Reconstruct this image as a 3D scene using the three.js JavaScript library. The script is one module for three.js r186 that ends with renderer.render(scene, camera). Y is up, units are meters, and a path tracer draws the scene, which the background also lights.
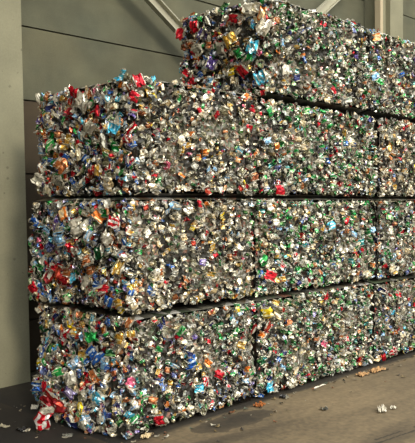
import * as THREE from 'three';
import { mergeGeometries } from 'three/addons/utils/BufferGeometryUtils.js';
import { ImprovedNoise } from 'three/addons/math/ImprovedNoise.js';

// ---------------------------------------------------------------- camera, sky, lights, exposure
const scene = new THREE.Scene();
const camera = new THREE.PerspectiveCamera(34.3, 415 / 443, 0.05, 200);
{ // standing at x = 0, z = 0; the stack's long faces run along x
  const phi = 0.7814, pitch = 0.022, roll = 0.0059;
  camera.position.set(0, 1.687, 0);
  camera.lookAt(Math.cos(phi) * Math.cos(pitch), 1.687 - Math.sin(pitch), -Math.sin(phi) * Math.cos(pitch));
  camera.rotateZ(-roll);
}
const renderer = new THREE.WebGLRenderer({ antialias: true });
renderer.toneMapping = THREE.LinearToneMapping;
renderer.toneMappingExposure = 1.24;
renderer.shadowMap.enabled = true;

{ // bright hazy sky, brightest around the veiled sun in front of the hall
  const W = 128, H = 64, d = new Float32Array(W * H * 4), sd = new THREE.Vector3(-0.22, 0.42, 0.85).normalize();
  const v = new THREE.Vector3();
  for (let j = 0; j < H; j++) for (let i = 0; i < W; i++) {
    const th = (j + 0.5) / H * Math.PI - Math.PI / 2, ph = (i + 0.5) / W * 2 * Math.PI - Math.PI;
    v.set(Math.cos(th) * Math.cos(ph), Math.sin(th), Math.cos(th) * Math.sin(ph));
    const c = Math.max(0, v.dot(sd)), up = v.y > 0 ? 1 : 0;
    const b = up ? 1.05 + 1.5 * v.y + 1.6 * Math.pow(c, 8) : 0.30;
    const k = (j * W + i) * 4;
    d[k] = b * (up ? 1.0 : 1.0); d[k + 1] = b * (up ? 1.0 : 0.93); d[k + 2] = b * (up ? 0.95 : 0.80); d[k + 3] = 1;
  }
  const t = new THREE.DataTexture(d, W, H, THREE.RGBAFormat, THREE.FloatType);
  t.mapping = THREE.EquirectangularReflectionMapping; t.magFilter = THREE.LinearFilter; t.minFilter = THREE.LinearFilter; t.needsUpdate = true;
  scene.background = t;
}
{ // veiled sun through the open front of the hall
  const sun = new THREE.DirectionalLight(0xfff0d6, 1.4);
  sun.position.set(4.5 - 3.4, 1.5 + 6.2, -4 + 12.4); sun.target.position.set(4.5, 1.5, -4);
  sun.castShadow = true; sun.shadow.radius = 18; sun.shadow.mapSize.set(2048, 2048);
  Object.assign(sun.shadow.camera, { left: -9, right: 9, top: 9, bottom: -9, near: 0.5, far: 40 });
  scene.add(sun, sun.target);
}

// ---------------------------------------------------------------- helpers
function mulberry(a) { return () => { a |= 0; a = a + 0x6D2B79F5 | 0; let t = Math.imul(a ^ a >>> 15, 1 | a); t = t + Math.imul(t ^ t >>> 7, 61 | t) ^ t; return ((t ^ t >>> 14) >>> 0) / 4294967296; }; }
const perlin = new ImprovedNoise();
const N3 = (x, y, z) => perlin.noise(x + 37.3, y + 11.7, z + 5.1);
const used = {};
function numbered(name) { const n = used[name] = (used[name] ?? -1) + 1; return n ? name + '_' + String(n).padStart(3, '0') : name; }
function tag(o, label, category, group, kind) { if (label) o.userData.label = label; if (category) o.userData.category = category; if (group) o.userData.group = group; if (kind) o.userData.kind = kind; return o; }
function mesh(name, geometry, material, parent = scene) {
  const m = new THREE.Mesh(geometry, material); m.name = parent === scene ? numbered(name) : name;
  m.castShadow = m.receiveShadow = true; parent.add(m); return m;
}
function box(x0, x1, y0, y1, z0, z1) { const g = new THREE.BoxGeometry(x1 - x0, y1 - y0, z1 - z0); g.translate((x0 + x1) / 2, (y0 + y1) / 2, (z0 + z1) / 2); return g; }
function metreUV(g, s, ox = 0, oy = 0) { // box-mapped uv in metres / s
  g = g.index ? g.toNonIndexed() : g; const p = g.attributes.position, n = g.attributes.normal, uv = new Float32Array(p.count * 2);
  for (let i = 0; i < p.count; i++) {
    const ax = Math.abs(n.getX(i)), ay = Math.abs(n.getY(i)), az = Math.abs(n.getZ(i));
    let u, v; if (ay >= ax && ay >= az) { u = p.getX(i); v = p.getZ(i); } else if (ax > az) { u = p.getZ(i); v = p.getY(i); } else { u = p.getX(i); v = p.getY(i); }
    uv[2 * i] = u / s + ox; uv[2 * i + 1] = v / s + oy;
  }
  g.setAttribute('uv', new THREE.BufferAttribute(uv, 2)); return g;
}
function noiseTexture(size, fn) { // fn(u, v) -> [r, g, b] in sRGB 0..255
  const d = new Uint8Array(size * size * 4);
  for (let j = 0; j < size; j++) for (let i = 0; i < size; i++) { const c = fn(i / size, j / size), k = (j * size + i) * 4; for (let q = 0; q < 3; q++) d[k + q] = Math.max(0, Math.min(255, c[q])); d[k + 3] = 255; }
  const t = new THREE.DataTexture(d, size, size); t.colorSpace = THREE.SRGBColorSpace; t.magFilter = THREE.LinearFilter; t.minFilter = THREE.LinearMipmapLinearFilter; t.generateMipmaps = true;
  t.wrapS = t.wrapT = THREE.MirroredRepeatWrapping; t.needsUpdate = true; return t;
}
function fbm(x, y, z, o) { let s = 0, a = 1, t = 0; for (let i = 0; i < o; i++) { s += a * N3(x, y, z); t += a; a *= 0.55; x *= 2.03; y *= 2.03; z += 7.7; } return s / t; }

// ---------------------------------------------------------------- the hall
const concreteMap = noiseTexture(512, (u, v) => {
  const x = u * 6, y = v * 6;
  const b = 1 + 0.22 * fbm(x, y, 1, 4) + 0.10 * fbm(x * 0.4, y * 2.2, 9, 3) + 0.05 * N3(x * 40, y * 40, 3);
  const w = 0.05 * fbm(x * 0.7, y * 0.7, 20, 3);
  return [151 * b * (1 + w), 148 * b, 131 * b * (1 - w)];
});
const columnMap = noiseTexture(256, (u, v) => {
  const x = u * 5, y = v * 5; let b = 1 + 0.12 * fbm(x, y, 4, 4) + 0.05 * N3(x * 30, y * 30, 2);
  if (N3(x * 9, y * 9, 8) > 0.62) b *= 0.8;
  return [176 * b, 173 * b, 154 * b];
});
const wallMat = new THREE.MeshStandardMaterial({ map: concreteMap, color: 0x96998d, roughness: 0.92 });
const columnMat = new THREE.MeshStandardMaterial({ map: columnMap, color: 0xbcbcb0, roughness: 0.9 });
const grimyMat = new THREE.MeshStandardMaterial({ map: concreteMap, color: 0x6a5c4e, roughness: 0.9 });
const jointMat = new THREE.MeshStandardMaterial({ color: 0x2c2a25, roughness: 1 });
const roofMat = new THREE.MeshStandardMaterial({ color: 0x8d8f8a, roughness: 0.8 });
const steelMat = new THREE.MeshStandardMaterial({ color: 0xa8a592, roughness: 0.6, metalness: 0.1 });
const postMat = new THREE.MeshStandardMaterial({ color: 0xb3a58a, roughness: 0.6 });

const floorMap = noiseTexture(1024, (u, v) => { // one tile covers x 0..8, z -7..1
  const x = u * 8, z = v * 8 - 7;
  let b = 1 + 0.30 * fbm(x * 0.9, z * 0.9, 2, 5) + 0.16 * fbm(x * 1.2, z * 9, 6, 3) + 0.14 * N3(x * 24, z * 24, 4) + 0.10 * N3(x * 60, z * 60, 14);
  // tyre streaks along the stack
  const s = N3(x * 0.5, z * 3.4 + 0.25 * Math.sin(x * 0.9), 12); if (s > 0.18) b *= 1 - 0.9 * (s - 0.18);
  // oily puddle mark by the foot of the stack
  const st = ((x - 4.12) / 0.42) ** 2 + ((z + 3.80) / 0.15) ** 2 + 0.9 * fbm(x * 6, z * 6, 31, 3); if (st < 1) b *= 0.50 + 0.25 * Math.max(0, st);
  // trodden dirt beside the end of the stack
  const dirt = Math.max(0, Math.min(1, (3.42 - x + 0.35 * fbm(x * 1.5, z * 1.5, 41, 3)) * 3)) * Math.max(0, Math.min(1, (-3.95 - z) * 1.6 + 0.5));
  b *= 1 - 0.78 * dirt;
  // shadow at the foot of the bales painted into the floor, mixed with damp
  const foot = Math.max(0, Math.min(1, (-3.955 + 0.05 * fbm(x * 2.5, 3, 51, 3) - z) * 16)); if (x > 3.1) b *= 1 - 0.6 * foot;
  // curved tyre track
  const tz = -2.745 + 0.10 * (x - 4.6) + 0.06 * (x - 4.6) ** 2; for (const o of [0, 0.055]) if (Math.abs(z - tz - o) < 0.010 + 0.006 * N3(x * 9, 3, o) && x > 3.9 && x < 6.2 && N3(x * 6, o * 40, 5) > -0.25) b *= 0.6;
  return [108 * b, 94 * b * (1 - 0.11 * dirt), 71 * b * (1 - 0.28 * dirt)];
});
const floorRough = 0.85;
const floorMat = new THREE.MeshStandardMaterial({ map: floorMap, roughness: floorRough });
{
  const g = new THREE.PlaneGeometry(26, 18, 1, 1); const p = g.attributes.position, uv = g.attributes.uv;
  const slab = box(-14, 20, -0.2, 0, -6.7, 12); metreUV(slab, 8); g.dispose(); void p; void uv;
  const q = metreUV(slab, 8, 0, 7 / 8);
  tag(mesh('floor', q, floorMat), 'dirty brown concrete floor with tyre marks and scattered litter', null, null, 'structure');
}
{ // back wall: precast panels between the columns, dark open joints
  const wall = mesh('wall_back', box(-14, 20, 0, 9.2, -6.75, -6.45), jointMat); tag(wall, 'grey concrete panel wall behind the stacked bales', null, null, 'structure');
  const ys = [0, 0.54, 1.28, 2.02, 2.76, 3.50, 4.24, 4.98, 5.72, 6.46, 7.2, 7.94, 8.68, 9.2], xs = [-14, -10.7, -3.7, 3.3, 10.3, 17.3, 20], r = mulberry(5);
  for (let i = 0; i < xs.length - 1; i++) for (let j = 0; j < ys.length - 1; j++) {
    const gap = 0.008, g = metreUV(box(xs[i] + gap, xs[i + 1] - gap, ys[j] + gap, ys[j + 1] - gap, -6.45, -6.40 + (r() - 0.5) * 0.006), 3, r(), r());
    mesh('concrete_panel', g, ys[j + 1] < 2.8 ? grimyMat : wallMat, wall); // the lowest panels are stained brown by stored scrap
  }
}
tag(mesh('wall_left', metreUV(box(-14.3, -14, 0, 9.2, -6.75, 12), 3), wallMat), 'concrete side wall of the hall', null, null, 'structure');
tag(mesh('wall_right', metreUV(box(20, 20.3, 0, 9.2, -6.75, 12), 3), wallMat), 'concrete end wall of the hall', null, null, 'structure');
tag(mesh('ceiling', mergeGeometries([box(-14.3, 5.5, 9.2, 9.4, -6.75, -0.6), box(18, 20.3, 9.2, 9.4, -6.75, -0.6), box(5.5, 18, 9.2, 9.4, -6.75, -6.3), box(5.5, 18, 9.2, 9.4, -0.9, -0.6)]), roofMat), 'grey roof of the hall above the bales', null, null, 'structure');

function column(x1, label, lean = 0) { // x1 is its right edge
  const g = new THREE.Group(); g.name = numbered('concrete_column'); g.position.set(x1 - 0.385, 0, -6.25); scene.add(g);
  tag(g, label, 'column'); g.rotation.z = lean;
  mesh('shaft', metreUV(box(-0.015, 0.385, 0, 9.2, -0.15, 0.2), 2, x1, 0), columnMat, g);
  mesh('rear_shaft', metreUV(box(-0.215, -0.015, 0, 9.2, -0.15, 0.12), 2, x1 + 0.4, 0), columnMat, g);
  const post = mesh('steel_post', box(-0.31, -0.235, 0.012, 9.2, 0.1, 0.2), postMat, g);
  mesh('base_plate', box(-0.34, -0.22, 0, 0.012, 0.08, 0.24), postMat, post);
  return g;
}
column(3.67, 'pale grey concrete column standing beside the left end of the bale stack', 0.016);
column(10.68, 'pale concrete column rising behind the bale at the top right');
function brace(xa, ya, xb, yb, z, label) {
  const g = new THREE.Group(); g.name = numbered('diagonal_brace'); g.position.set((xa + xb) / 2, (ya + yb) / 2, z); g.rotation.z = Math.atan2(yb - ya, xb - xa); scene.add(g);
  const L = Math.hypot(xb - xa, yb - ya) / 2;
  mesh('web', box(-L, L, -0.055, 0.055, -0.01, 0.0), steelMat, g);
  mesh('flange', box(-L, L, 0.055, 0.067, -0.01, 0.06), steelMat, g);
  mesh('flange', box(-L, L, -0.067, -0.055, -0.01, 0.06), steelMat, g);
  tag(g, label, 'brace');
}
brace(3.76, 4.97, 9.80, 1.16, -6.14, 'grey steel brace slanting down towards the right behind the highest bale');
brace(9.80, 5.35, 3.76, 0.87, -6.27, 'grey steel brace slanting up towards the column on the right');

// ---------------------------------------------------------------- cans: print atlas and crushed shapes
const DESIGN = ['silver', 'white', 'red', 'redwhite', 'darkred', 'green', 'greenwhite', 'dkgreen', 'lime', 'cyan', 'blue', 'lightblue', 'navy', 'bluewhite', 'gold', 'tan', 'orange', 'copper', 'yellow', 'black', 'purple', 'pink', 'olive', 'dkgrey', 'cream', 'silvergreen', 'silverblue', 'silverred', 'grey', 'goldwhite', 'teal', 'rust'];
const INK = {
  silver: ['#c0bba9', '#8f8c7c'], white: ['#ebe6d6', '#bdb9ac'], red: ['#c3182a', '#8e1420'], redwhite: ['#c41c28', '#f2eee9'], darkred: ['#7d1218', '#b8432d'], green: ['#1f8a3f', '#bfe0c0'], greenwhite: ['#2a7d45', '#eef0ea'], dkgreen: ['#114a28', '#6b9a5c'],
  lime: ['#35b457', '#e8f2c8'], cyan: ['#4fb7d6', '#e6f4f6'], blue: ['#2a5fb0', '#cfe0f2'], lightblue: ['#86b6dc', '#f1f5f8'], navy: ['#1d2458', '#7a86b8'], bluewhite: ['#3a6cb8', '#f2f2f0'], gold: ['#c79a3c', '#f0e0a8'], tan: ['#c9b48a', '#efe6d0'],
  orange: ['#d9772a', '#f6d7a4'], copper: ['#b0683a', '#e2b58a'], yellow: ['#e6c81e', '#f6efb0'], black: ['#17171a', '#4a4a4c'], purple: ['#5c4a8c', '#c9bfe0'], pink: ['#c65a78', '#f0d0d4'], olive: ['#6b6852', '#8a8569'], dkgrey: ['#4d4d48', '#77776f'],
  cream: ['#e6d9b4', '#f4efdf'], silvergreen: ['#c4c8c2', '#3b8a52'], silverblue: ['#c4c8cc', '#4470b0'], silverred: ['#cac6c2', '#b8343a'], grey: ['#8f8f88', '#b5b4aa'], goldwhite: ['#ece4cf', '#b9903c'], teal: ['#1f7a7a', '#a9d2cc'], rust: ['#8a4a2a', '#c58a5c'],
};
const CELL = 128, COLS = 8, ROWS = 4;
const atlas = (() => {
  const c = document.createElement('canvas'); c.width = CELL * COLS; c.height = CELL * ROWS; const x = c.getContext('2d'), r = mulberry(77);
  DESIGN.forEach((name, i) => {
    const ox = (i % COLS) * CELL, oy = Math.floor(i / COLS) * CELL, [a, b] = INK[name];
    x.save(); x.beginPath(); x.rect(ox, oy, CELL, CELL); x.clip();
    x.fillStyle = a; x.fillRect(ox, oy, CELL, CELL); x.fillStyle = b;
    const kind = i % 4;
    if (name === 'redwhite') for (let k = 0; k < 5; k++) x.fillRect(ox + k * 26 + 4, oy + 22, 11, 84);
    else if (kind === 0) { x.beginPath(); x.ellipse(ox + 40, oy + 64, 20, 34, 0.3, 0, 7); x.fill(); x.fillRect(ox, oy + 96, CELL, 7); }
    else if (kind === 1) for (let k = 0; k < 6; k++) x.fillRect(ox + r() * 110, oy + 20 + r() * 80, 6 + r() * 22, 5 + r() * 12);
    else if (kind === 2) { x.beginPath(); x.moveTo(ox, oy + 76); x.bezierCurveTo(ox + 40, oy + 30, ox + 80, oy + 110, ox + 128, oy + 50); x.lineTo(ox + 128, oy + 68); x.bezierCurveTo(ox + 80, oy + 126, ox + 40, oy + 48, ox, oy + 92); x.fill(); }
    else { x.fillRect(ox, oy + 30, CELL, 9); x.fillRect(ox + 70, oy + 44, 38, 44); }
    for (let k = 0; k < 9; k++) { x.fillStyle = k % 3 === 0 ? 'rgba(232,228,214,0.9)' : k % 3 === 1 ? 'rgba(24,22,18,0.85)' : b; x.fillRect(ox + r() * 112, oy + 16 + r() * 90, 6 + r() * 22, 4 + r() * 9); }
    x.fillStyle = '#bbb6a6'; x.fillRect(ox, oy, CELL, 15); x.fillRect(ox, oy + CELL - 15, CELL, 15);      // bare metal neck and ends
    x.restore();
  });
  const t = new THREE.CanvasTexture(c); t.colorSpace = THREE.SRGBColorSpace; return t;
})();
const canMat = new THREE.MeshStandardMaterial({ map: atlas, roughness: 0.24, metalness: 0.55, side: THREE.DoubleSide });
const dullMat = new THREE.MeshStandardMaterial({ map: atlas, roughness: 0.42, metalness: 0.45, side: THREE.DoubleSide });

// A crushed can: axis along y, thin direction along z, about 0.12 m tall before crushing.
function crushed(seed, seg, rings, { flat = 0.4, axial = 0.8, fold = 0.3, bend = 0.4, rough = 0.12 } = {}) {
  const r = mulberry(seed), R = 0.033, Hh = 0.060 * axial, ph = r() * 9, ph2 = r() * 9, folds = 1.5 + r() * 2.5, tw = (r() - 0.5) * 1.2, wide = 1 + (1 - flat) * 0.42, skew = (r() - 0.5) * 0.5;
  const P = (i, j, rr) => { // i around, j along 0..rings
    const t = j / rings * 2 - 1, a = i / seg * Math.PI * 2 + tw * t;
    let rad = R * (Math.abs(t) > 0.99 ? 0.83 : 1) * rr;
    rad *= 1 + fold * (Math.abs(((t * folds + 0.16 * a + ph) % 1 + 1) % 1 - 0.5) * 2 - 0.5) + rough * Math.sin(3 * a + ph2 + 4 * t) + rough * N3(Math.cos(a) * 2 + seed, t * 2.4, Math.sin(a) * 2);
    let x = Math.cos(a) * rad * wide, z = Math.sin(a) * rad * flat, y = t * Hh + 0.010 * N3(Math.cos(a) + seed * 3.1, t * 1.5 + 4, Math.sin(a));
    x += skew * Math.abs(y) ; const c = Math.cos(bend * t), s = Math.sin(bend * t), y2 = y * c - z * s, z2 = y * s * 0.9 + z * c + 0.012 * N3(x * 40 + seed, y * 40, 2);
    return [x, y2, z2];
  };
  const pos = [], uv = [];
  const tri = (a, b, c, ua, ub, uc) => { pos.push(...a, ...b, ...c); uv.push(...ua, ...ub, ...uc); };
  for (let j = 0; j < rings; j++) for (let i = 0; i < seg; i++) {
    const a = P(i, j, 1), b = P(i + 1, j, 1), c = P(i + 1, j + 1, 1), d = P(i, j + 1, 1);
    const u0 = i / seg, u1 = (i + 1) / seg, v0 = 0.03 + 0.94 * j / rings, v1 = 0.03 + 0.94 * (j + 1) / rings;
    if ((i + j) & 1) { tri(a, b, c, [u0, v0], [u1, v0], [u1, v1]); tri(a, c, d, [u0, v0], [u1, v1], [u0, v1]); }
    else { tri(a, b, d, [u0, v0], [u1, v0], [u0, v1]); tri(b, c, d, [u1, v0], [u1, v1], [u0, v1]); }
  }
  for (const [j, up] of [[0, -1], [rings, 1]]) {
    const steps = seg > 9 ? [[1, 0], [0.9, 0], [0.84, -0.004], [0, -0.004]] : [[1, 0], [0, -0.004]];
    for (let k = 0; k < steps.length - 1; k++) for (let i = 0; i < seg; i++) {
      const put = (ii, q) => { const p = P(ii, j, 1), o = P(ii + seg / 2, j, 1), m = [(p[0] + o[0]) / 2, (p[1] + o[1]) / 2, (p[2] + o[2]) / 2]; return [m[0] + (p[0] - m[0]) * q[0], m[1] + (p[1] - m[1]) * q[0] + up * q[1], m[2] + (p[2] - m[2]) * q[0]]; };
      const a = put(i, steps[k]), b = put(i + 1, steps[k]), c = put(i + 1, steps[k + 1]), d = put(i, steps[k + 1]), w = up > 0 ? 0.96 : 0.04, U = [[0.1, w], [0.5, w], [0.9, w]];
      const [A, B, C, D] = up > 0 ? [b, a, d, c] : [a, b, c, d];
      void D; up > 0 ? tri(A, B, C, ...U) : tri(A, C, B, ...U);
      if (steps[k + 1][0] > 0) up > 0 ? tri(b, d, c, ...U) : tri(a, d, c, ...U);
    }
  }
  const g = new THREE.BufferGeometry();
  g.setAttribute('position', new THREE.Float32BufferAttribute(pos, 3)); g.setAttribute('uv', new THREE.Float32BufferAttribute(uv, 2)); g.computeVertexNormals(); return g;
}
function printed(g, design) { // the can's uv moved into its cell of the print atlas
  const i = DESIGN.indexOf(design), cx = i % COLS, cy = Math.floor(i / COLS), c = g.clone(), uv = c.attributes.uv;
  for (let k = 0; k < uv.count; k++) uv.setXY(k, (cx + 0.02 + 0.96 * uv.getX(k)) / COLS, 1 - (cy + 1 - (0.02 + 0.96 * uv.getY(k))) / ROWS);
  return c;
}
const SHAPES = [];
for (let k = 0; k < 12; k++) { const r = mulberry(900 + k); SHAPES.push(crushed(100 + k * 13, 12, 7, { flat: 0.18 + 0.34 * r(), axial: 0.5 + 0.5 * r(), fold: 0.3 + 0.4 * r(), bend: (r() - 0.5) * 2.2, rough: 0.14 + 0.16 * r() })); }
const SMALL = [];
for (let k = 0; k < 12; k++) { const r = mulberry(400 + k); SMALL.push(crushed(300 + k * 17, 7, 4, { flat: 0.2 + 0.4 * r(), axial: 0.5 + 0.5 * r(), fold: 0.3 + 0.3 * r(), bend: (r() - 0.5) * 1.8, rough: 0.2 })); }
for (let k = 0; k < 10; k++) { // torn, curled strips of can wall
  const r = mulberry(640 + k), n = 8, L = 0.05 + 0.05 * r(), w = 0.006 + 0.010 * r(), curl = 1.2 + 3 * r(), pos = [], uv = [], P = (i, q) => { const t = i / n - 0.5, a = curl * t; return [w * (q - 0.5) * (1 + 0.6 * N3(i, k, 2)) + 0.006 * N3(i * 0.7, k, 9), Math.sin(a) * L / curl, (Math.cos(a) - 0.8) * L / curl + 0.004 * (q - 0.5)]; };
  for (let i = 0; i < n; i++) for (const t of [[0, 0, 0, 1, 1, 1], [0, 0, 1, 1, 1, 0]]) for (let m = 0; m < 6; m += 2) { pos.push(...P(i + t[m], t[m + 1])); uv.push(0.2 + 0.5 * (i + t[m]) / n, 0.3 + 0.4 * t[m + 1]); }
  const g = new THREE.BufferGeometry(); g.setAttribute('position', new THREE.Float32BufferAttribute(pos, 3)); g.setAttribute('uv', new THREE.Float32BufferAttribute(uv, 2)); g.computeVertexNormals(); SMALL.push(g);
}
const cache = {};
const can = (k, design) => cache[k + design] ??= printed(SHAPES[k], design);

// ---------------------------------------------------------------- the bales
const MIX = { // how often each print turns up
  bright: { silver: 6, white: 6, red: 5, redwhite: 1.2, darkred: 3, green: 4, dkgreen: 3, lime: 2, cyan: 3, blue: 4, lightblue: 4, navy: 4, bluewhite: 3, gold: 5, tan: 5, orange: 3, copper: 4, yellow: 1, black: 7, purple: 3, pink: 2, olive: 3, dkgrey: 5, cream: 5, silvergreen: 3, silverblue: 3, silverred: 3, grey: 3, goldwhite: 4, rust: 3 },
  pale: { silver: 8, white: 8, red: 2, redwhite: 0.4, darkred: 1.5, green: 1.5, dkgreen: 1.5, blue: 1, lightblue: 1.5, gold: 6, tan: 10, orange: 2, copper: 3, yellow: 1, black: 3, olive: 14, dkgrey: 9, cream: 9, silvergreen: 2, silverblue: 1, silverred: 1.5, grey: 10, goldwhite: 6, rust: 2.5, pink: 0.6 },
  green: { silver: 5, white: 8, red: 2.5, redwhite: 0.6, darkred: 1.5, green: 8, greenwhite: 7, dkgreen: 11, lime: 2, blue: 1.5, lightblue: 2, navy: 2, gold: 3, tan: 4, orange: 1.5, copper: 2, black: 4, olive: 6, dkgrey: 5, cream: 6, silvergreen: 8, silverblue: 2, silverred: 1.5, grey: 3, goldwhite: 3, rust: 1.5, teal: 3, purple: 1 },
  mixed: { silver: 7, white: 7, red: 4, redwhite: 0.6, darkred: 2.5, green: 5, greenwhite: 3, dkgreen: 6, lime: 1, blue: 3, lightblue: 2.5, navy: 3, cyan: 1, gold: 3, tan: 4, orange: 2, copper: 3, black: 5, olive: 7, dkgrey: 8, cream: 4, silvergreen: 4, silverblue: 3, silverred: 2, grey: 6, goldwhite: 2, rust: 2, purple: 1.5, teal: 2 },
};
function picker(mix) { const k = Object.keys(mix), w = k.map((n) => mix[n]), tot = w.reduce((a, b) => a + b); return (r) => { let t = r() * tot; for (let i = 0; i < k.length; i++) if ((t -= w[i]) <= 0) return k[i]; return k[0]; }; }
const ACCENTS = { // cans that catch the eye: face, place along it, height above the bale's foot, print, size
  '11': 'E -4.96 0.87 silver 0.9;E -5.17 0.60 cyan 1;E -4.94 0.62 redwhite 1.3;E -4.70 0.47 lightblue 1.1;E -4.42 0.54 blue 1.3;E -4.87 0.36 lime 1.1;E -4.60 0.36 silver 1.2;E -4.99 0.24 red 1;E -4.79 0.17 darkred 1.6;E -4.72 0.12 darkred 1.2;E -4.86 0.22 darkred 1;E -4.35 0.51 lightblue 1;E -4.48 0.57 blue 1;E -4.90 0.08 red 0.8;E -4.61 0.27 purple 1.1;E -5.22 0.46 blue 0.9;E -4.46 0.17 yellow 1;E -4.54 0.04 navy 1.3;E -4.30 0.27 cyan 1;E -4.43 0.41 copper 1;E -4.49 0.71 green 1.1;E -4.17 0.71 gold 1;E -5.21 0.19 blue 1;E -5.10 0.33 navy 0.9;E -4.29 0.59 dkgreen 1;E -4.23 0.15 silver 1;E -4.39 0.02 silver 1;F 3.87 0.47 blue 1.1;F 3.94 0.26 cyan 0.9;F 4.01 0.29 redwhite 0.9;F 4.17 0.32 red 1;F 4.68 0.63 red 1;F 3.84 0.53 navy 0.9;F 3.60 0.25 dkgreen 1.1;F 3.50 0.09 red 0.9;F 3.59 0.73 silver 0.8;F 3.54 0.79 navy 1;F 4.45 0.52 gold 0.9;F 3.46 0.25 copper 0.9;F 3.74 0.73 green 1;F 4.39 0.82 yellow 0.6',
  '12': 'F 4.76 0.75 yellow 1.2;F 4.76 0.64 darkred 1.1;F 4.81 0.10 cyan 1.2;F 5.62 0.36 pink 0.8;F 5.12 0.06 silver 0.9;F 4.91 0.72 tan 1;F 5.43 0.24 dkgreen 0.9',
  '13': 'F 6.92 0.00 redwhite 1.2;F 6.67 0.77 navy 1;F 6.77 0.70 white 0.9;F 6.71 0.07 red 0.9',
  '21': 'E -5.26 0.68 blue 1.1;E -5.14 0.62 lightblue 1;E -4.96 0.67 purple 1;E -4.88 0.74 orange 1;E -4.88 0.55 lightblue 1.2;E -4.65 0.64 white 1.4;E -4.46 0.60 lightblue 0.9;E -4.73 0.47 red 1.2;E -4.94 0.27 darkred 1.5;E -5.04 0.23 darkred 1.2;E -4.87 0.21 darkred 1.1;E -4.98 0.32 red 0.8;E -4.58 0.67 white 1;E -4.86 0.30 copper 1;E -4.60 0.22 silver 1.2;E -5.30 0.12 red 1;E -5.21 0.32 green 0.9;E -4.76 0.24 cyan 1;E -4.31 0.18 red 1;E -4.52 0.39 copper 1;E -4.14 0.35 gold 1.2;E -4.37 0.46 dkgreen 1.1;E -4.25 0.11 blue 0.9;E -4.14 0.10 gold 1;E -5.08 0.48 navy 1;E -4.28 0.57 white 1.1;E -4.42 0.74 orange 1.1;E -4.21 0.69 redwhite 0.9;F 3.69 0.85 lightblue 1;F 3.97 0.84 red 0.8;F 3.99 0.36 purple 0.8;F 4.10 0.47 gold 0.9;F 3.42 0.62 white 0.7;F 3.51 0.32 white 0.7;F 3.43 0.19 blue 0.8;F 3.84 0.77 white 0.8;F 4.24 0.31 white 0.7',
  '22': 'F 4.82 0.19 red 1.2;F 4.82 0.81 white 1;F 4.92 0.66 white 1;F 4.74 0.32 green 1.1;F 5.28 0.67 blue 0.9;F 5.75 0.61 cyan 0.9;F 6.01 0.64 red 0.8;F 6.62 0.80 black 1.2;F 6.62 0.44 navy 1.1',
  '23': 'F 6.88 0.23 lightblue 1;F 6.84 0.13 cream 1;F 6.84 0.53 white 1',
  '31': 'E -4.14 0.88 cyan 1.3;E -3.97 0.84 red 1.1;E -4.63 0.72 white 1.3;E -4.71 0.81 red 1.1;E -5.16 0.88 copper 1;E -5.32 0.85 silver 1;E -4.20 0.50 cyan 1.4;E -4.05 0.49 red 1;E -5.07 0.42 lime 1.1;E -4.62 0.46 cyan 0.8;E -4.38 0.40 silver 1.4;E -4.68 0.33 cream 1;E -4.88 0.26 copper 1.1;E -5.24 0.15 silver 1.2;E -4.96 0.13 silver 1.1;E -4.30 0.10 tan 1.2;E -4.46 0.65 red 0.9;E -4.34 0.75 white 1;E -4.95 0.63 black 1;E -4.78 0.68 darkred 0.9;E -4.52 0.53 silver 1.2;E -4.42 0.20 gold 0.9;E -4.81 0.46 gold 0.9;F 4.13 0.65 red 0.9;F 4.00 0.64 white 0.7;F 3.62 0.23 pink 0.9;F 4.40 0.38 cyan 0.8;F 4.59 0.35 orange 0.8;F 3.76 0.43 cream 0.8;F 3.48 0.71 dkgrey 1.1;F 3.57 0.53 silver 0.8',
  '32': 'F 4.86 0.74 green 1.1;F 4.83 0.49 lightblue 1;F 4.99 0.06 red 1.1;F 4.94 0.45 orange 0.9;F 5.36 0.61 green 1',
  '33': 'F 6.82 0.53 gold 0.9;F 6.86 0.41 orange 1',
  '42': 'E -4.41 0.73 red 1.2;E -4.42 0.54 gold 1.2;E -4.08 0.73 orange 1.1;E -4.15 0.43 cyan 1.2;E -4.87 0.73 red 1.1;E -4.79 0.64 purple 1;E -4.05 0.57 white 1.3;E -4.20 0.33 green 1;E -4.43 0.26 yellow 0.8;E -4.08 0.16 cyan 1.2;E -5.07 0.70 red 1.1;E -4.65 0.72 black 1.1;E -4.56 0.47 silver 1.2;E -4.85 0.52 silver 1;E -4.98 0.59 copper 1;E -4.28 0.24 red 1;E -4.69 0.36 purple 1;E -4.34 0.40 green 0.9;E -4.52 0.85 dkgreen 0.9;E -4.22 0.77 silver 1;F 4.97 0.46 lightblue 1;F 5.29 0.74 silver 1;F 6.10 0.78 navy 0.9;F 5.29 0.37 blue 0.9;F 5.76 0.15 red 0.8;F 5.04 0.25 white 1',
  '43': 'F 6.48 0.78 orange 0.9;F 6.48 0.38 lightblue 1;F 6.62 0.33 green 1;F 6.82 0.80 white 0.9;F 7.07 0.46 blue 0.8;F 6.66 0.15 black 1.1',
};
const coreMat = new THREE.MeshStandardMaterial({ vertexColors: true, roughness: 0.45, metalness: 0.35, side: THREE.DoubleSide });
const wireMat = new THREE.MeshStandardMaterial({ color: 0x4a4640, roughness: 0.5, metalness: 0.7 });

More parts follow.
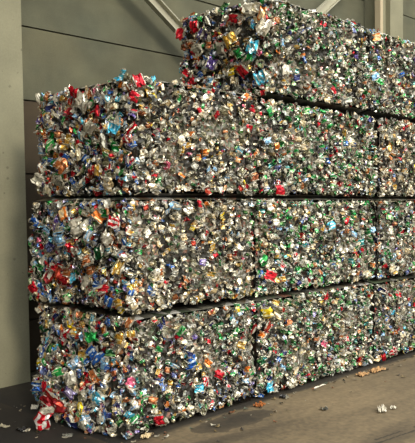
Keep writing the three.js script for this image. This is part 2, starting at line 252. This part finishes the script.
function bale({ id, x0, x1, y0, h, zf, depth, mixE, mixF, faces, parts, seed, label, far, slump = 0 }) {
  const g = new THREE.Group(); g.name = numbered('can_bale'); const cx = (x0 + x1) / 2, cz = zf - depth / 2; g.position.set(cx, y0, cz); scene.add(g);
  tag(g, label, 'bale', 'bales of crushed cans stacked three and four high');
  const hx = (x1 - x0) / 2, hz = depth / 2, r = mulberry(seed), RD = 0.075, ox = seed * 3.7;
  const q = new THREE.Vector3(), c = new THREE.Vector3();
  function surf(face, a, b, inset) { // a point of the lumpy surface and the way it faces
    if (face === 'E') q.set(-hx, b, a); else if (face === 'W') q.set(hx, b, a); else if (face === 'F') q.set(a, b, hz); else if (face === 'B') q.set(a, b, -hz); else q.set(a, face === 'T' ? h : 0, b);
    c.set(THREE.MathUtils.clamp(q.x, -hx + (faces.includes('E') ? RD : 0.03), hx - 0.03), THREE.MathUtils.clamp(q.y, RD, h - RD), THREE.MathUtils.clamp(q.z, -hz + RD, hz - RD));
    const n = q.clone().sub(c).normalize();
    const loose = face === 'E' ? 1 : 0.55, flatY = face === 'U' || (face === 'T' && !faces.includes('T')) ? 0 : face === 'T' ? 0.3 : 1;
    let o = (0.045 * N3(q.x * 1.9 + ox, q.y * 2.6, q.z * 1.9) + 0.03 * N3(q.x * 7 + ox, q.y * 7, q.z * 7)) * loose * flatY - inset;
    if (y0 < 0.1 && q.y < 0.2) o = Math.min(o, 0.01);
    if (slump && q.x < -hx + 0.01) o += slump * THREE.MathUtils.smoothstep(0.62 - q.y, 0, 0.6) * THREE.MathUtils.smoothstep(q.z, -hz * 1.1, -hz * 0.1) * (1 - 0.6 * THREE.MathUtils.smoothstep(q.z, hz - 0.35, hz)); // the end has slumped outwards at its foot
    return { p: c.clone().addScaledVector(n, RD + o), n };
  }
  const worn = (a, b) => N3(a * 4.2 + ox, b * 3.4, seed) + 0.35 * N3(a * 17 + ox, b * 11, seed) > 0.10; // patches of the long face scraped dull by the press
  // compacted body: crumpled sheet seen between the cans
  {
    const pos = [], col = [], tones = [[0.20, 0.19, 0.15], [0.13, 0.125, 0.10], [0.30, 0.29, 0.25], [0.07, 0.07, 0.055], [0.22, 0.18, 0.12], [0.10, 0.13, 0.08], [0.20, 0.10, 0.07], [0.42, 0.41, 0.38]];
    const grid = (face, A0, A1, B0, B1, step) => {
      const na = Math.max(2, Math.round((A1 - A0) / step)), nb = Math.max(2, Math.round((B1 - B0) / step)), V = [];
      for (let j = 0; j <= nb; j++) for (let i = 0; i <= na; i++) {
        const { p, n } = surf(face, A0 + (A1 - A0) * i / na, B0 + (B1 - B0) * j / nb, face === 'T' || face === 'U' ? 0 : face === 'E' ? 0.05 : 0.034), k = face === 'T' || face === 'U' ? 0.004 : 0.022;
        p.addScaledVector(n, k * N3(p.x * 33 + ox, p.y * 33, p.z * 33) * 1.4); p.y = THREE.MathUtils.clamp(p.y, 0.001, h - 0.001); p.x = Math.min(p.x, hx); if (!faces.includes('E')) p.x = Math.max(p.x, -hx); V.push(p);
      }
      const dark = face === 'E' ? 0.2 : 0.14;  // shade of the gaps between cans put into the body colour
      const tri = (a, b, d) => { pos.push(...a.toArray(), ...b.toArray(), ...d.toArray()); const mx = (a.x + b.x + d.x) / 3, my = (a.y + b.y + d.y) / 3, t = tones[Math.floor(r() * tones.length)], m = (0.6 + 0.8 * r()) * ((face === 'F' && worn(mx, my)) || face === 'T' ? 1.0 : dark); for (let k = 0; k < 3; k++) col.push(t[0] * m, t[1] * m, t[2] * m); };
      for (let j = 0; j < nb; j++) for (let i = 0; i < na; i++) {
        const a = V[j * (na + 1) + i], b = V[j * (na + 1) + i + 1], d = V[(j + 1) * (na + 1) + i], e = V[(j + 1) * (na + 1) + i + 1];
        if (r() < 0.5) { tri(a, b, e); tri(a, e, d); } else { tri(a, b, d); tri(b, e, d); }
      }
    };
    const fine = 0.026, coarse = 0.12, st = (f) => faces.includes(f) ? fine : coarse;
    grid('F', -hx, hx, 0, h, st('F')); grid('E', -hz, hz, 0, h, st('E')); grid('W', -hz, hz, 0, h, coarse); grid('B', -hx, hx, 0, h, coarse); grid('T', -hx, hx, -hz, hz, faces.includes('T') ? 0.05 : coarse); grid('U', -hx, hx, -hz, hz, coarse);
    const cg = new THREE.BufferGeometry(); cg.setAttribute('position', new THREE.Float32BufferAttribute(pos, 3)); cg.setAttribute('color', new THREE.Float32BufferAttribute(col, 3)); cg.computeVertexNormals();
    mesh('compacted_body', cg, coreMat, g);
  }
  const M = new THREE.Matrix4(), X = new THREE.Vector3(), Y = new THREE.Vector3(), Z = new THREE.Vector3(), UP = new THREE.Vector3(0, 1, 0), FW = new THREE.Vector3(0, 0, 1);
  function pose(face, s, size, lift, facing) { // lays a can on the surface, more edge-on on the pressed long faces
    const { p, n } = s, spread = facing ? 0.5 : face === 'F' ? 1.15 : 0.75;
    Z.copy(n); X.crossVectors(Math.abs(n.y) > 0.8 ? FW : UP, Z).normalize(); Y.crossVectors(Z, X);
    M.makeBasis(X, Y, Z); const Q = new THREE.Quaternion().setFromRotationMatrix(M);
    const spin = face === 'F' ? (r() < 0.7 ? (r() - 0.5) * 1.5 : r() * 6.28) : r() * 6.28, gs = () => (r() + r() + r() - 1.5) * 1.15;
    Q.multiply(new THREE.Quaternion().setFromAxisAngle(Z.set(0, 0, 1), spin));
    Q.multiply(new THREE.Quaternion().setFromAxisAngle(Y.set(0, 1, 0), gs() * spread * 1.3)).multiply(new THREE.Quaternion().setFromAxisAngle(X.set(1, 0, 0), gs() * spread));
    if (r() < 0.5) Q.multiply(new THREE.Quaternion().setFromAxisAngle(Y.set(0, 1, 0), Math.PI));
    const P = p.clone().addScaledVector(n, lift); 
    return [P, Q];
  }
  const bb = new THREE.Box3(), vv = new THREE.Vector3();
  function within(geometry, P, Q, sc, loose) { // keeps a can inside its own bale's layer
    bb.makeEmpty(); M.compose(P, Q, sc);
    if (loose) { geometry.boundingBox ?? geometry.computeBoundingBox(); bb.copy(geometry.boundingBox).applyMatrix4(M); }
    else { const at = geometry.attributes.position; for (let i = 0; i < at.count; i++) bb.expandByPoint(vv.fromBufferAttribute(at, i).applyMatrix4(M)); }
    if (bb.min.y < 0.006) P.y += 0.006 - bb.min.y; else if (!faces.includes('T') && bb.max.y > h - 0.008) P.y -= bb.max.y - h + 0.008;
    const wx = hx + 0.004; if (bb.max.x > wx) P.x -= bb.max.x - wx; else if (!faces.includes('E') && bb.min.x < -wx) P.x += -wx - bb.min.x;
  }
  const S = new THREE.Vector3(), DULL = ['olive', 'olive', 'dkgrey', 'grey', 'tan', 'dkgreen'];
  const pickE0 = picker(MIX[mixE]), pickF0 = picker(MIX[mixF]);
  const pick = (f, a, b) => f === 'F' ? (worn(a, b) && r() < (mixF === 'pale' ? 0.6 : 0.4) ? DULL[Math.floor(r() * DULL.length)] : pickF0(r)) : pickE0(r);
  const spans = { E: [hz, 0, h], F: [hx, 0, h], T: [hx, -hz, hz] };
  // single cans that can be picked apart
  const lists = [];
  for (const t of (ACCENTS[id] || '').split(';')) if (t) { const [f, a, y, d, s] = t.split(' '); if (faces.includes(f)) lists.push([f, f === 'E' ? +a - cz : +a - cx, Math.min(h - 0.03, Math.max(0.04, +y)), d, +s * (f === 'E' ? 1.02 : 0.85), 0.03, true]); }
  const area = { E: 2 * hz * h * 1.15, F: 2 * hx * h, T: hx * hz }, tot = faces.reduce((s, f) => s + area[f], 0), rest = parts - lists.length;
  for (const f of faces) {
    const n = Math.floor(rest * area[f] / tot), [A, B0, B1] = spans[f], step = Math.sqrt(2 * A * (B1 - B0) / n), cells = [];
    const na = Math.max(1, Math.round(2 * A / step)), nb = Math.max(1, Math.floor(n / na));
    for (let j = 0; j < nb; j++) for (let i = 0; i < na; i++) cells.push([(-A + 2 * A * (i + 0.5 + (r() - 0.5) * 0.95) / na), B0 + (B1 - B0) * (j + 0.5 + (r() - 0.5) * 0.95) / nb]);
    for (const [a, b] of cells) lists.push([f, a, b, pick(f, a, b), f === 'F' ? 0.40 + 0.34 * r() : 0.48 + 0.40 * r(), -0.035 + 0.045 * r()]);
  }
  for (const [f, a, b, d, s, lift, facing] of lists) {
    const cg = can(Math.floor(r() * SHAPES.length), d), o = mesh('crushed_can', cg, r() < 0.7 ? canMat : dullMat, g), [P, Q] = pose(f, surf(f, a, b, 0), s, lift, facing);
    within(cg, P, Q, S.setScalar(s * (far ? 1.08 : 1)), f === 'F');
    o.position.copy(P); o.quaternion.copy(Q); o.scale.setScalar(s * (far ? 1.08 : 1));
  }
  // the rest of the cans between them, too many to pick apart
  const geos = [];
  for (const f of faces) {
    const [A, B0, B1] = spans[f], dens = f === 'F' ? 900 : f === 'E' ? 820 : 300, n = Math.round(2 * A * (B1 - B0) * dens * (far ? 0.8 : 1));
    for (let k = 0; k < n; k++) {
      const a = (r() * 2 - 1) * A, b = B0 + (B1 - B0) * r(); if (f === 'F' && worn(a, b) && r() < 0.5) continue; const s = (f === 'F' ? 0.30 + 0.34 * r() : 0.40 + 0.36 * r()), [P, Q] = pose(f, surf(f, a, b, 0), s, -0.028 + 0.026 * r());
      const gg = printed(SMALL[Math.floor(r() * SMALL.length)], pick(f, a, b)); S.set(s * (0.8 + 0.4 * r()), s * (0.8 + 0.5 * r()), s);
      within(gg, P, Q, S); gg.applyMatrix4(M.compose(P, Q, S)); geos.push(gg);
    }
  }
  tag(mesh('crushed_cans', mergeGeometries(geos), canMat, g), null, null, null, 'stuff');
  // baling wires round the short way
  const nw = 5;
  for (let k = 0; k < nw; k++) {
    const x = -hx + 2 * hx * (k + 0.5) / nw + (r() - 0.5) * 0.03, pts = [], y = [0.01, h * 0.25, h * 0.5, h * 0.75, h - 0.01];
    for (const b of y) { const s = surf('F', x + (r() - 0.5) * 0.015, b, -0.004); pts.push(s.p); }
    const keep = (p) => { p.y = THREE.MathUtils.clamp(p.y, 0.018, h - 0.018); };
    pts.push(surf('T', x, hz * 0.5, 0.0).p, surf('T', x, -hz * 0.5, 0.0).p); for (const b of [...y].reverse()) pts.push(surf('B', x, b, 0).p); pts.forEach(keep);
    mesh('baling_wire', new THREE.TubeGeometry(new THREE.CatmullRomCurve3(pts, false, 'catmullrom', 0), 60, 0.0022, 4), wireMat, g);
  }
  return g;
}
const HB = 0.878;
const B = (id, x0, x1, zf, depth, mixE, mixF, faces, parts, label) => bale({ id, x0, x1, y0: (+id[0] - 1) * 0.88, h: HB, zf, depth, mixE, mixF, faces: faces.split(''), parts, seed: 7 + +id * 31, label, far: id[1] !== '1', slump: id === '11' ? 0.2 : 0 });
B('11', 3.30, 4.67, -4.04, 1.34, 'bright', 'mixed', 'EF', 300, 'lowest bale of the left pile, resting on the floor beside the red and white can');
B('12', 4.70, 6.56, -4.05, 1.34, 'bright', 'green', 'F', 280, 'middle pile bale resting on the floor, a cyan can at its lower corner');
B('13', 6.60, 8.10, -4.05, 1.34, 'bright', 'mixed', 'F', 120, 'bale on the floor at the far right, cut by the picture edge');
B('21', 3.28, 4.66, -4.04, 1.40, 'bright', 'pale', 'EF', 300, 'second bale up in the left pile, its end pressed with a dark red patch');
B('22', 4.69, 6.61, -4.05, 1.34, 'bright', 'green', 'F', 280, 'middle pile bale second from the floor with a red can near its lower corner');
B('23', 6.65, 8.10, -4.05, 1.34, 'bright', 'mixed', 'F', 120, 'far right bale second from the floor, cut by the picture edge');
B('31', 3.32, 4.72, -4.03, 1.30, 'bright', 'pale', 'EFT', 300, 'topmost bale of the left pile with a bright cyan can on its corner');
B('32', 4.76, 6.65, -4.06, 1.34, 'bright', 'green', 'F', 280, 'middle pile bale third from the floor, directly under the highest bale');
B('33', 6.69, 8.10, -4.05, 1.34, 'bright', 'pale', 'F', 120, 'far right bale third from the floor, cut by the picture edge');
B('42', 4.80, 6.43, -4.02, 1.12, 'bright', 'green', 'EFT', 300, 'highest bale on top of the stack with a large red can on its end');
B('43', 6.47, 8.10, -4.04, 1.20, 'bright', 'green', 'FT', 150, 'bale at the top right corner in front of the pale column');

// ---------------------------------------------------------------- litter on the floor
const paperMat = new THREE.MeshStandardMaterial({ color: 0xd9d4c6, roughness: 0.9, side: THREE.DoubleSide });
const cardMat = new THREE.MeshStandardMaterial({ color: 0xa9845a, roughness: 0.95, side: THREE.DoubleSide });
function crumple(w, d, height, seed, n = 9) { // a crumpled scrap lying on the floor
  const r = mulberry(seed), grid = [];
  for (let j = 0; j <= n; j++) for (let i = 0; i <= n; i++) {
    const u = i / n * 2 - 1, v = j / n * 2 - 1, edge = 1 - 0.25 * Math.abs(N3(u * 2 + seed, v * 2, 1));
    grid.push(new THREE.Vector3(u * w / 2 * edge, 0.003 + height * Math.abs(N3(u * 2.3 + seed * 1.7, v * 2.3, 3)) * 1.6 + 0.006 * r(), v * d / 2 * edge));
  }
  const pos = []; for (let j = 0; j < n; j++) for (let i = 0; i < n; i++) { const a = grid[j * (n + 1) + i], b = grid[j * (n + 1) + i + 1], c2 = grid[(j + 1) * (n + 1) + i], e = grid[(j + 1) * (n + 1) + i + 1]; for (const t of [a, c2, b, b, c2, e]) pos.push(t.x, t.y, t.z); }
  const g = new THREE.BufferGeometry(); g.setAttribute('position', new THREE.Float32BufferAttribute(pos, 3)); g.computeVertexNormals(); return g;
}
function looseCan(name, label, group, k, design, x, z, s, turn, tilt = 0) {
  const g = can(k, design).clone(); g.rotateX(Math.PI / 2 + tilt); g.rotateY(turn); g.scale(s, s, s); g.computeBoundingBox(); g.translate(0, -g.boundingBox.min.y, 0);
  const m = mesh(name, g, canMat); m.position.set(x, 0, z); return tag(m, label, 'can', group);
}
function scrap(name, label, category, g, material, x, z, turn) { const m = mesh(name, g, material); m.position.set(x, 0, z); m.rotation.y = turn; return tag(m, label, category); }
{ // the eye-catching can lying against the stack's end
  SHAPES.push(crushed(771, 16, 8, { flat: 0.75, axial: 0.8, fold: 0.07, bend: 0.15, rough: 0.07 }));
  const m = looseCan('crushed_can', 'red and white striped crushed can on the floor against the stack end', null, SHAPES.length - 1, 'redwhite', 2.925, -4.665, 1.75, 0.1, -1.25); void m;
}
looseCan('crushed_can', 'small grey crushed can alone on the open floor', null, 5, 'dkgrey', 4.84, -3.46, 0.62, 1.2);
looseCan('crushed_can', 'dark flattened can on the dirty floor left of the striped can', null, 7, 'black', 2.83, -4.77, 0.9, 0.3);
looseCan('crushed_can', 'silver crushed can under the striped red can', null, 1, 'grey', 2.98, -4.42, 0.7, 2.2);
looseCan('crushed_can', 'brown crushed can at the foot of the seam between the floor bales', null, 8, 'black', 4.90, -3.93, 0.8, 0.1);
scrap('paper_scrap', 'crumpled white paper scrap on the open floor', 'paper', crumple(0.10, 0.07, 0.05, 3), paperMat, 5.12, -3.09, 0.6);
scrap('paper_scrap', 'small white torn scrap beside the crumpled paper', 'paper', crumple(0.05, 0.04, 0.03, 8), paperMat, 5.25, -3.06, 0.2);
scrap('paper_scrap', 'pale paper flake on the dark floor near the column', 'paper', crumple(0.10, 0.06, 0.03, 12), paperMat, 3.21, -5.23, 0.9);
scrap('paper_scrap', 'pale torn flake at the left picture edge', 'paper', crumple(0.09, 0.05, 0.02, 14), new THREE.MeshStandardMaterial({ color: 0x8a8470, roughness: 0.9, side: THREE.DoubleSide }), 2.77, -4.95, 1.9);
scrap('cardboard_scrap', 'tan cardboard scrap at the foot of the long floor bale', 'cardboard', crumple(0.16, 0.08, 0.03, 21), cardMat, 6.08, -3.89, 0.1);
scrap('cardboard_scrap', 'wider brown cardboard piece right of the tan scrap', 'cardboard', crumple(0.22, 0.10, 0.04, 23), cardMat, 6.33, -3.88, 0.0);
scrap('cardboard_scrap', 'pale tan piece under the near corner of the stack', 'cardboard', crumple(0.12, 0.06, 0.03, 25), new THREE.MeshStandardMaterial({ color: 0xc7b48e, roughness: 0.9, side: THREE.DoubleSide }), 3.37, -3.98, 0.4);
scrap('cardboard_scrap', 'rust orange scrap by the seam between floor bales', 'cardboard', crumple(0.12, 0.07, 0.03, 27), new THREE.MeshStandardMaterial({ color: 0x9a5a26, roughness: 0.9, side: THREE.DoubleSide }), 4.56, -3.92, 0.2);
scrap('tin_strip', 'thin pale metal strip beside the long floor bale', 'strip', crumple(0.20, 0.022, 0.012, 29), paperMat, 5.42, -3.93, 0.05);
{ // flakes and dust shed by the bales
  const flake = crumple(0.034, 0.022, 0.012, 40, 2), n = 170, im = new THREE.InstancedMesh(flake, new THREE.MeshStandardMaterial({ color: 0xffffff, roughness: 0.6, metalness: 0.2, side: THREE.DoubleSide }), n), r = mulberry(91), M = new THREE.Matrix4(), Q = new THREE.Quaternion(), E = new THREE.Euler(), col = new THREE.Color();
  const tones = ['#6b6250', '#8c8370', '#9a9484', '#7a4a2c', '#3a362c', '#6b5c3c', '#4a5546', '#3f3a32'];
  for (let i = 0; i < n; i++) {
    const front = r() < 0.68, x = front ? 3.1 + 5 * r() : 3.2 - 1.0 * r() ** 1.6, z = front ? -3.96 + 0.5 * r() ** 3 : -5.8 + 2.1 * r(), s = (front ? 0.4 : 0.25) + (front ? 0.9 : 0.5) * r();
    M.compose(new THREE.Vector3(x, 0, z), Q.setFromEuler(E.set(0, r() * 6.28, 0)), new THREE.Vector3(s, s, s)); im.setMatrixAt(i, M); im.setColorAt(i, col.set(tones[Math.floor(r() * tones.length)]));
  }
  im.name = 'litter_flakes'; im.castShadow = im.receiveShadow = true; scene.add(im); tag(im, 'tiny flakes of shed metal and dirt along the foot of the bales', 'litter', null, 'stuff');
}
renderer.render(scene, camera);
